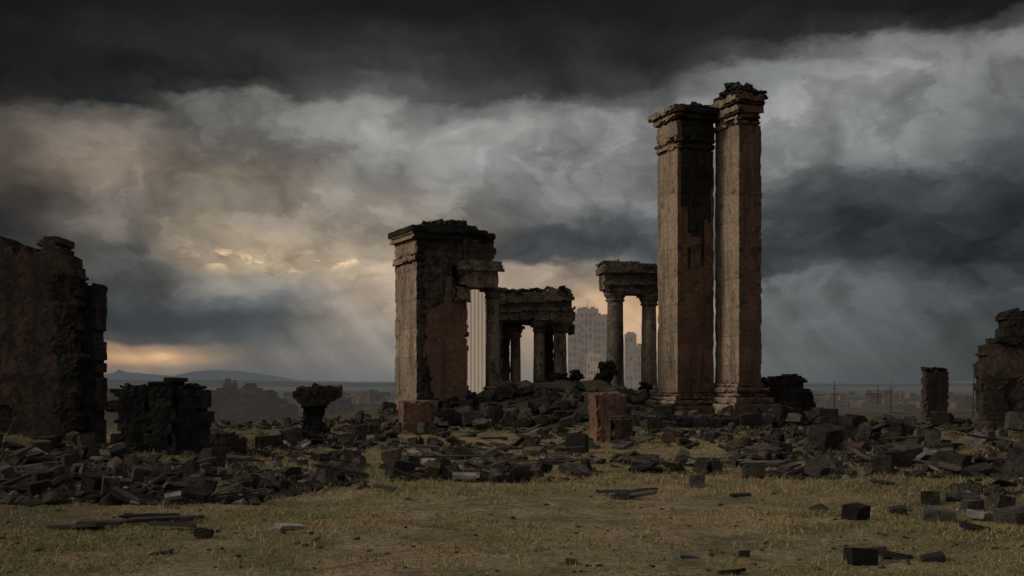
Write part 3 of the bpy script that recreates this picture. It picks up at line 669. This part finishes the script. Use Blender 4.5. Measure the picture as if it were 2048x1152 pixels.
for ph,x0,x1,y0,y1,n in [('at the foot of the temple gate',770,970,805,862,52),('below the ruined colonnade',960,1150,785,855,70),('below the ruined portico',1150,1285,785,845,44),('at the feet of the twin piers',1285,1530,830,862,30),('beside the tallest pier foot',1535,1640,800,855,24)]:
    for i in range(n):
        px=r.uniform(x0,x1);py=r.uniform(y0,y1);h=hit(px,py,54)
        if not h: h=((px-1024)/FP*48,48)
        s=r.uniform(.22,.68); mk=r.choice(['block']*5+['bred']); tone='brown' if mk=='bred' else 'dark'
        put('boulder',bproto(mk,r.randrange(0,15)),h[0],h[1],(s*r.uniform(1,1.5),s*r.uniform(.7,1),s*r.uniform(.35,.9)),(r.gauss(0,.3),r.gauss(0,.3),r.gauss(0,.8)),f'{tone} angular boulder piled {ph}','boulder',f'{tone} boulders {ph}',lift=.08)
for px,yt,w,lb in [(1122,752,26,'upright dark rock pile at the right foot of the colonnade'),(1152,748,24,'pointed dark rock pile right of the colonnade, before the city'),(1182,770,40,'wide dark rock pile before the low pale city block'),(1212,728,40,'tall dark rock pile leaning at the portico column'),(1090,765,30,'dark rock pile blocking the colonnade doorway'),(1290,768,26,'dark rock pile under the right portico column'),(900,798,40,'dark rock pile at the foot of the plastered gate wall'),(940,790,30,'dark rock pile inside the gate opening')]:
    Y=47.5 if px>960 else 42.5; X=(px-1024)/FP*Y; z0=terr(X,Y); hh=H+(HY-yt)/FP*Y-z0+.3; W=w/FP*Y
    mb=MB(); rr=random.Random(px)
    for k in range(26):
        f=rr.random()**.7; q=1-.75*f
        rockin(mb,Vector((rr.gauss(0,W*.42*q),rr.gauss(0,W*.3*q),hh*f*.92-.15)),W*rr.uniform(.3,.6),W*rr.uniform(.3,.55),hh*rr.uniform(.12,.22),0,rr,.3,0)
    o=mb.build('rock_pile',M['soot']); o.location=(X,Y,z0); tag(o,lb,'rock pile')
FG=[('stone_block','block',1712,1040,.33,.28,.24,'squarish dark block lying alone on the right foreground grass'),
('stone_block','block',1797,1030,.26,.2,.14,'small dark stone just right of the squarish dark block'),
('stone_slab','block',1638,1022,.25,.2,.07,'small flat stone left of the squarish dark block'),
('stone_block','block',1394,975,.3,.3,.28,'single dark stone standing on grass below the twin piers'),
('stone_block','block',1000,965,.34,.3,.26,'dark block alone at the upper edge of the central grass'),
('stone_block','block',1860,1008,.3,.3,.25,'dark block behind the right foreground slab cluster'),
('stone_slab','block',1925,1000,.55,.4,.1,'tilted dark slab behind the right foreground cluster'),
('stone_slab','pale',1975,1042,.5,.4,.12,'pale topped slab in the right foreground cluster'),
('stone_block','block',1880,1045,.45,.35,.2,'broad dark block at the left end of the right foreground cluster'),
('stone_block','block',2030,1050,.5,.4,.25,'dark block cut by the right edge in the foreground cluster'),
('stone_slab','block',1950,1062,.4,.3,.09,'lowest dark slab at the front of the right foreground cluster'),
('stone_block','block',1945,1022,.28,.25,.2,'dark block in the middle of the right foreground cluster'),
('stone_block','block',2000,1015,.36,.3,.24,'dark block at the back of the right foreground cluster'),
('stone_block','block',1720,1128,.32,.25,.2,'nearest large dark stone at the bottom right'),
('stone_slab','block',1790,1118,.4,.2,.08,'flat dark piece right of the nearest large dark stone'),
('stone_slab','block',1865,1122,.26,.2,.07,'small flat dark piece at the right of the bottom right trio'),
('stone_slab','pale',1372,1118,.26,.14,.06,'small pale stone lying in the bottom centre right grass'),
('stone_block','block',1488,1112,.12,.1,.08,'tiny dark stone right of the small pale stone'),
('stone_block','block',1142,1130,.15,.12,.06,'tiny dark stone on the bottom centre grass'),
('stone_slab','pale',580,1062,.36,.22,.07,'pale grey slab fragment on the left foreground grass'),
('stone_slab','block',630,1085,.16,.1,.04,'little dark chip below the pale grey slab fragment'),
('stone_slab','block',320,1112,.3,.2,.03,'thin dark slab sunk in grass at bottom left'),
('stone_block','block',408,1075,.22,.18,.14,'small dark stone at the right end of the foreground planks'),
('stone_slab','block',150,1062,.8,.25,.06,'long flat dark slab at far left foreground'),
('stone_slab','pale',846,948,.35,.3,.15,'pale slab at the front of the strip before the temple gate'),
('stone_slab','bred',1460,1148,.3,.2,.04,'brown chip at the very bottom edge'),
('stone_block','block',1240,1000,.3,.2,.12,'low dark stone amid the central plank pile'),
('stone_block','block',1155,905,.6,.5,.6,'big dark cube shaped block before the ruined colonnade'),
('stone_block','block',800,955,.5,.4,.42,'blackest squared block at the left end of the strip before the gate'),
('stone_block','bred',1345,885,.6,.4,.5,'pointed brown stone before the twin piers'),
('stone_slab','block',1280,930,.8,.5,.22,'black wedge shaped slab tilted on the grass before the podium')]
r=random.Random(55)
for nm,mk,px,py,a,b_,c_,lb in FG:
    h=hit(px,py)
    if h: put(nm,bproto(mk,r.randrange(15)),h[0],h[1],(a,b_,c_),(r.gauss(0,.15),r.gauss(0,.15),r.uniform(-.6,.6)),lb,nm.replace('_',' '))
PL=[(300,1040,.9,.5,'uppermost plank of the left foreground plank pile'),(320,1050,1.1,.25,'middle plank of the left foreground plank pile'),(345,1062,.75,-.15,'lowest plank of the left foreground plank pile'),(378,1046,.5,.9,'short crosswise plank on the left foreground plank pile'),(200,1056,.7,.05,'separate plank left of the foreground plank pile'),
(1235,992,.8,.1,'upper plank of the small pile on the central grass'),(1270,998,.8,-.12,'lower plank of the small pile on the central grass'),(1292,988,.5,.4,'short plank at the right of the central grass pile'),(1480,998,.4,.1,'short plank on the grass below the tallest pier'),(1765,972,.5,.0,'thin plank on the grass below the lone reddish pier'),(770,985,.5,-.3,'weathered plank at the tip of the left rubble band'),(1740,1112,.4,-.3,'dark plank between the bottom right stones'),(960,915,2.0,.03,'long pale beam lying in the strip before the temple gate'),(1110,930,1.8,-.1,'long dark beam lying before the ruined colonnade'),(1275,915,1.4,.2,'tilted beam before the podium blocks')]
for px,py,l,rz,lb in PL:
    h=hit(px,py)
    if h: put('timber_beam',wprot[r.randrange(5)],h[0],h[1],(l,.1,.06),(r.gauss(0,.15),r.gauss(0,.06),rz+r.gauss(0,.1)),lb,'timber beam',lift=.04)
r=random.Random(66); mb=MB()
for ph,x0,x1,y0,y1,nb,ns,nw,s0,s1,ff in REG+[('',760,1640,785,880,60,0,0,.3,.6,44),('',400,800,835,870,30,0,0,.3,.6,30)]:
    for i in range(int(nb*ff)):
        px=r.uniform(x0-10,x1+10);py=r.uniform(y0,y1)
        if px<720 and py>1010-max(0,(px-500))*.2: continue
        h=hit(px,py)
        if not h: continue
        X,Y=h
        if nz(X,Y,0,.5,9)<-.15+(.15 if 780<px<1500 and py>862 else 0)-(.2 if py<862 else 0): continue
        s=.035+.2*r.random()**2.2
        rockin(mb,Vector((X,Y,terr(X,Y)+s*.1)),s*r.uniform(.8,2.0),s,s*r.uniform(.25,.85),r.choice([0,0,0,0,0,1,0,2 if r.random()<.5 else 0]),r,.35)
for i in range(420):
    px=r.uniform(0,2048);py=r.uniform(950,1150);h=hit(px,py)
    if h:
        s=.012+.05*r.random()**2; rockin(mb,Vector((h[0],h[1],terr(*h)+s*.1)),s*1.5,s,s*.6,r.choice([0,1]),r,.3)
o=mb.build('small_rubble',[M['block'],M['bred'],M['pale']]); tag(o,'countless small stone fragments strewn between the blocks','rubble',kind='stuff')
# ================================================================== GRASS
r=random.Random(99); mb=MB(); cnt=0
while cnt<105000:
    px=r.uniform(-60,2110)
    Y=r.uniform(9.8,40) if r.random()<.74 else r.uniform(9.8,16); X=(px-1024)/FP*Y
    d=nz(X,Y,0,.35,2)+.6*nz(X,Y,0,1.3,6)+.35*nz(X,Y,0,4,6)
    pyg=HY+4096/Y
    edge=math.exp(-((pyg-965)/45)**2)*(1 if (px<760 or px>1350) else .5)
    if d+.45*edge+r.uniform(-.3,.3)<.12: continue
    hh=(.008+.022*r.random()+.035*max(0,d)+.10*edge*r.random()**2)*(1.0+.012*(Y-10))
    blade(mb,r,X,Y,terr(X,Y),hh,.003+.0002*Y,1.0); cnt+=1
for i in range(900):
    px=r.uniform(-20,2060);py=r.uniform(860,1140) if i%4==0 else r.uniform(862,990);h=hit(px,py)
    if not h: continue
    s=.6+.03*h[1]
    for k in range(26): blade(mb,r,h[0]+r.gauss(0,.14)*s,h[1]+r.gauss(0,.1),terr(*h),r.uniform(.03,.12)*s,.005*s+.002,.5)
o=mb.build('grass',M['grass']); tag(o,'short dry yellowish grass covering the foreground','grass',kind='stuff')
# ================================================================== WORLD
w=bpy.data.worlds.new('World'); bpy.context.scene.world=w; w.use_nodes=True; nt=w.node_tree; nt.nodes.clear()
try: w.cycles.sampling_method='MANUAL'; w.cycles.sample_map_resolution=256
except Exception: pass
SUN_EL=26; SUN_AZ=-100
tc=N(nt,'ShaderNodeTexCoord'); D=tc.outputs['Generated']
sky=N(nt,'ShaderNodeTexSky'); sky.sky_type='NISHITA'; sky.sun_disc=False; sky.sun_elevation=R(SUN_EL); sky.sun_rotation=R(SUN_AZ)
def warp(vec,scale,amp,detail,off,rough=.58):
    mp=N(nt,'ShaderNodeVectorMath',operation='MULTIPLY_ADD'); L(nt,vec,mp.inputs[0]); mp.inputs[1].default_value=(1,1,1.9); mp.inputs[2].default_value=off
    n=noise_(nt,mp.outputs[0],scale,detail,rough)
    s=N(nt,'ShaderNodeVectorMath',operation='SUBTRACT'); L(nt,n.outputs['Color'],s.inputs[0]); s.inputs[1].default_value=(.5,.5,.5)
    m=N(nt,'ShaderNodeVectorMath',operation='MULTIPLY'); L(nt,s.outputs[0],m.inputs[0]); m.inputs[1].default_value=amp
    return m.outputs[0]
def vadd(a,b):
    n=N(nt,'ShaderNodeVectorMath',operation='ADD'); L(nt,a,n.inputs[0]); L(nt,b,n.inputs[1]); return n.outputs[0]
sp0=N(nt,'ShaderNodeSeparateXYZ'); L(nt,D,sp0.inputs[0])
damp=mrange(nt,sp0.outputs[2],.0,.09,.1,1)
W=vadd(warp(D,4.5,(.10,.10,.045),2,(3,1,7)),warp(D,15,(.06,.06,.046),6,(9,4,2),.6))
Wd=N(nt,'ShaderNodeVectorMath',operation='SCALE'); L(nt,W,Wd.inputs[0]); L(nt,damp,Wd.inputs['Scale'])
D2=vadd(D,Wd.outputs[0])
sp=N(nt,'ShaderNodeSeparateXYZ'); L(nt,D2,sp.inputs[0])
az=math_(nt,'ARCTAN2',sp.outputs[0],sp.outputs[1]); el=math_(nt,'ARCSINE',sp.outputs[2],clamp=False)
az0=math_(nt,'ARCTAN2',sp0.outputs[0],sp0.outputs[1])
EL0,EL1=-.03,.42
t=mrange(nt,el,EL0,EL1)
COLS={
0:[(0,(20,20,20)),(60,(24,25,25)),(110,(27,28,28)),(160,(24,25,25)),(205,(34,34,34)),(235,(78,73,68)),(300,(92,84,77)),(350,(96,87,79)),(400,(72,68,65)),(450,(62,60,59)),(520,(64,63,62)),(600,(56,58,60)),(690,(74,70,66)),(765,(68,68,68))],
256:[(0,(24,24,24)),(80,(33,34,34)),(150,(26,27,27)),(208,(34,34,34)),(238,(84,80,76)),(290,(118,109,100)),(350,(140,127,113)),(400,(118,111,104)),(450,(120,113,105)),(500,(88,87,85)),(545,(100,99,98)),(590,(74,77,80)),(640,(60,65,69)),(683,(74,75,75)),(698,(154,128,104)),(716,(192,155,118)),(740,(128,114,102)),(765,(86,88,88))],
512:[(0,(30,30,30)),(90,(42,43,43)),(150,(38,39,39)),(182,(58,58,57)),(206,(122,119,114)),(270,(120,118,113)),(320,(124,117,109)),(370,(150,138,123)),(420,(148,138,125)),(480,(166,150,128)),(520,(180,161,134)),(550,(148,140,127)),(580,(138,134,127)),(610,(100,103,104)),(640,(70,76,81)),(680,(82,86,87)),(715,(104,101,96)),(740,(96,97,97)),(765,(88,91,93))],
768:[(0,(27,27,27)),(80,(46,46,46)),(140,(58,58,58)),(185,(88,88,87)),(222,(122,122,120)),(270,(146,144,140)),(330,(122,121,118)),(400,(146,138,128)),(450,(140,130,118)),(500,(158,144,127)),(550,(178,159,136)),(600,(178,160,140)),(650,(152,142,130)),(700,(130,125,119)),(765,(106,108,107))],
1024:[(0,(24,24,24)),(80,(38,38,38)),(140,(50,50,50)),(192,(62,62,62)),(215,(112,113,112)),(260,(156,156,153)),(320,(152,152,150)),(380,(140,141,139)),(440,(114,115,113)),(478,(72,78,82)),(515,(80,83,86)),(538,(162,146,130)),(600,(164,146,127)),(660,(150,132,114)),(765,(118,112,106))],
1280:[(0,(25,25,25)),(90,(38,39,39)),(155,(56,57,57)),(195,(88,90,90)),(235,(148,149,147)),(300,(138,139,138)),(380,(126,128,127)),(440,(86,91,94)),(500,(67,75,79)),(540,(98,100,101)),(565,(146,130,116)),(620,(200,164,130)),(700,(170,143,120)),(765,(110,106,104))],
1536:[(0,(29,29,29)),(60,(38,39,39)),(105,(68,70,70)),(140,(126,129,129)),(230,(158,161,160)),(320,(132,136,136)),(380,(104,109,110)),(440,(72,78,81)),(510,(51,58,62)),(540,(63,69,72)),(558,(100,105,107)),(640,(104,109,111)),(700,(94,100,102)),(765,(86,90,91))],
1792:[(0,(28,28,28)),(40,(46,47,47)),(75,(120,122,121)),(150,(162,165,164)),(230,(152,156,156)),(300,(126,131,132)),(370,(84,90,93)),(440,(53,59,63)),(510,(48,54,58)),(545,(76,82,85)),(580,(96,102,104)),(640,(86,92,95)),(765,(73,77,79))],
2048:[(0,(24,24,24)),(25,(60,61,61)),(65,(132,134,131)),(150,(126,129,129)),(250,(92,96,98)),(350,(62,66,70)),(450,(49,54,58)),(510,(44,50,54)),(545,(64,69,72)),(600,(74,79,82)),(765,(60,64,66))]}
def ds(c):
    m=sum(c)/3
    k=.35 if c[2]>c[0] else .0
    return tuple((m*k+x*(1-k))*1.04 for x in c)
def ramp(stops,over):
    n=N(nt,'ShaderNodeValToRGB'); cr=n.color_ramp; cr.interpolation='EASE'
    st=sorted(sorted(stops)+over,key=lambda q:q[0])
    cr.elements[0].position=max(0,min(1,st[0][0])); cr.elements[0].color=st[0][1]
    cr.elements[1].position=max(0,min(1,st[-1][0])); cr.elements[1].color=st[-1][1]
    for p,c in st[1:-1]:
        e=cr.elements.new(max(0,min(1,p))); e.color=c
    L(nt,t,n.inputs[0]); return n.outputs[0]
def T(elv): return (elv-EL0)/(EL1-EL0)
cols=[]
g_back=[(T(-.02),rgb(80,76,72)),(T(.1),rgb(112,108,104)),(T(.3),rgb(110,110,110)),(T(.41),rgb(90,90,90))]  # unseen sky behind the camera, brightened to help light the scene
cols.append((-math.pi,ramp(g_back,[])))
cols.append((-1.6,ramp([(T(-.02),rgb(110,98,84)),(T(.12),rgb(165,152,134)),(T(.3),rgb(140,136,130)),(T(.41),rgb(90,90,90))],[])))
for px in sorted(COLS):
    a=math.atan((px-1024)/FP)
    st=[(T(math.atan((HY-py)/FP*math.cos(a))),rgb(*ds(c))) for py,c in COLS[px]]
    cols.append((a,ramp(st,[(0,st[-1][1]),(1,rgb(26,26,27))])))
cols.append((1.6,ramp([(T(-.02),rgb(60,62,64)),(T(.12),rgb(85,88,90)),(T(.41),rgb(80,82,84))],[])))
cols.append((math.pi,ramp(g_back,[])))
acc=cols[0][1]
for i in range(1,len(cols)):
    f=mrange(nt,az,cols[i-1][0],cols[i][0],0,1,smooth=True)
    acc=mixc(nt,f,acc,cols[i][1])
def billow(src,scale,off,zs,rough,det=7,dist=.2):
    mp=N(nt,'ShaderNodeVectorMath',operation='MULTIPLY_ADD'); L(nt,src,mp.inputs[0]); mp.inputs[1].default_value=(1,1,zs); mp.inputs[2].default_value=off
    return mp.outputs[0],noise_(nt,mp.outputs[0],scale,det,rough,dist).outputs[0]
_,b1=billow(D2,5,(5,2,1),1.8,.52)
_,b2=billow(D2,11,(1,8,4),1.4,.58,7,.3)
m1=mrange(nt,b1,.47,.54,-.5,.5,True); m2=mrange(nt,b2,.48,.53,-.5,.5,True)
vv,_=billow(D2,1,(2,2,2),1.4,.5,1)
vo=N(nt,'ShaderNodeTexVoronoi'); vo.inputs['Scale'].default_value=14; vo.inputs['Detail'].default_value=2; vo.inputs['Roughness'].default_value=.6; L(nt,vv,vo.inputs['Vector'])
puff=math_(nt,'SUBTRACT',.5,vo.outputs['Distance'])
def mul(a,k): return math_(nt,'MULTIPLY',a,k)
def addm(*a):
    s=a[0]
    for q in a[1:]: s=math_(nt,'ADD',s,q)
    return s
mod=addm(mul(math_(nt,'SUBTRACT',b1,.5),.75),mul(math_(nt,'SUBTRACT',b2,.5),.8),mul(m1,.11),mul(m2,.12),mul(puff,.36))
k=math_(nt,'MULTIPLY',mrange(nt,sp0.outputs[2],.0,.09,.1,1),mrange(nt,sp0.outputs[2],.27,.33,1,.5))
mod=math_(nt,'MULTIPLY',mod,k)
rc=N(nt,'ShaderNodeCombineXYZ'); L(nt,math_(nt,'MULTIPLY_ADD',sp0.outputs[2],20.0,mul(az0,24.0)),rc.inputs[0]); L(nt,mul(sp0.outputs[2],2.0),rc.inputs[1])
rain=noise_(nt,rc.outputs[0],1,3,.5).outputs[0]
rk=math_(nt,'MULTIPLY',mrange(nt,sp0.outputs[2],.16,.05,0,1,True),mrange(nt,sp0.outputs[2],0,.02,.25,1))
mod=addm(mod,math_(nt,'MULTIPLY',mul(math_(nt,'SUBTRACT',rain,.5),.95),rk))
mod=math_(nt,'MAXIMUM',math_(nt,'ADD',mod,1.03),.4)
cm=N(nt,'ShaderNodeCombineXYZ'); [L(nt,mod,cm.inputs[i]) for i in range(3)]
acc=mixc(nt,1.0,acc,cm.outputs[0],'MULTIPLY')
_,bk=billow(D,26,(4,4,1),2.2,.6,6,.6)
brk=mrange(nt,bk,.45,.52,0,1,True)
def blob(px,py,rx,ry,c,strength,broken=False):
    global acc
    a=math.atan((px-1024)/FP); e=math.atan((HY-py)/FP*math.cos(a))
    dx=math_(nt,'DIVIDE',math_(nt,'SUBTRACT',az,a),rx/FP); dy=math_(nt,'DIVIDE',math_(nt,'SUBTRACT',el,e),ry/FP)
    q=math_(nt,'ADD',math_(nt,'MULTIPLY',dx,dx),math_(nt,'MULTIPLY',dy,dy))
    f=math_(nt,'MULTIPLY',math_(nt,'EXPONENT',math_(nt,'MULTIPLY',q,-1)),strength)
    if broken: f=math_(nt,'MULTIPLY',f,brk)
    acc=mixc(nt,f,acc,rgb(*c))
blob(620,590,130,26,(104,106,106),.5)
blob(400,640,190,26,(60,66,71),.6)
blob(480,505,65,13,(238,208,164),.9,True)
blob(560,530,60,11,(234,204,160),.85,True)
blob(680,520,60,9,(240,210,167),.9,True)
blob(325,715,26,8,(235,190,140),.6,True)
up=mrange(nt,sp0.outputs[2],.42,.75,0,1,smooth=True)
acc=mixc(nt,up,acc,rgb(164,161,156))  # overhead sky above the view, brightness added to light the ground
bgS=N(nt,'ShaderNodeBackground'); L(nt,sky.outputs[0],bgS.inputs[0]); bgS.inputs[1].default_value=.05
bgC=N(nt,'ShaderNodeBackground'); L(nt,acc,bgC.inputs[0]); bgC.inputs[1].default_value=1.0
mx=N(nt,'ShaderNodeMixShader'); mx.inputs[0].default_value=.985
L(nt,bgS.outputs[0],mx.inputs[1]); L(nt,bgC.outputs[0],mx.inputs[2])
wo=N(nt,'ShaderNodeOutputWorld'); L(nt,mx.outputs[0],wo.inputs[0])
sl=bpy.data.lights.new('sun','SUN'); sl.energy=1.1; sl.angle=R(12); sl.color=(1,.87,.72)
so=bpy.data.objects.new('sun',sl); C.objects.link(so)
d=Vector((math.sin(R(SUN_AZ))*math.cos(R(SUN_EL)),math.cos(R(SUN_AZ))*math.cos(R(SUN_EL)),math.sin(R(SUN_EL))))
so.rotation_euler=d.to_track_quat('Z','Y').to_euler(); so.location=d*60
cam=bpy.data.cameras.new('camera'); cam.lens=36; cam.sensor_width=36; cam.shift_y=(HY-576)/2048; cam.clip_end=60000; cam.clip_start=.1
co=bpy.data.objects.new('camera',cam); C.objects.link(co); co.location=(0,0,H); co.rotation_euler=(R(90),0,0)
bpy.context.scene.camera=co
sc=bpy.context.scene; sc.view_settings.view_transform='Standard'; sc.view_settings.look='None'; sc.view_settings.exposure=0
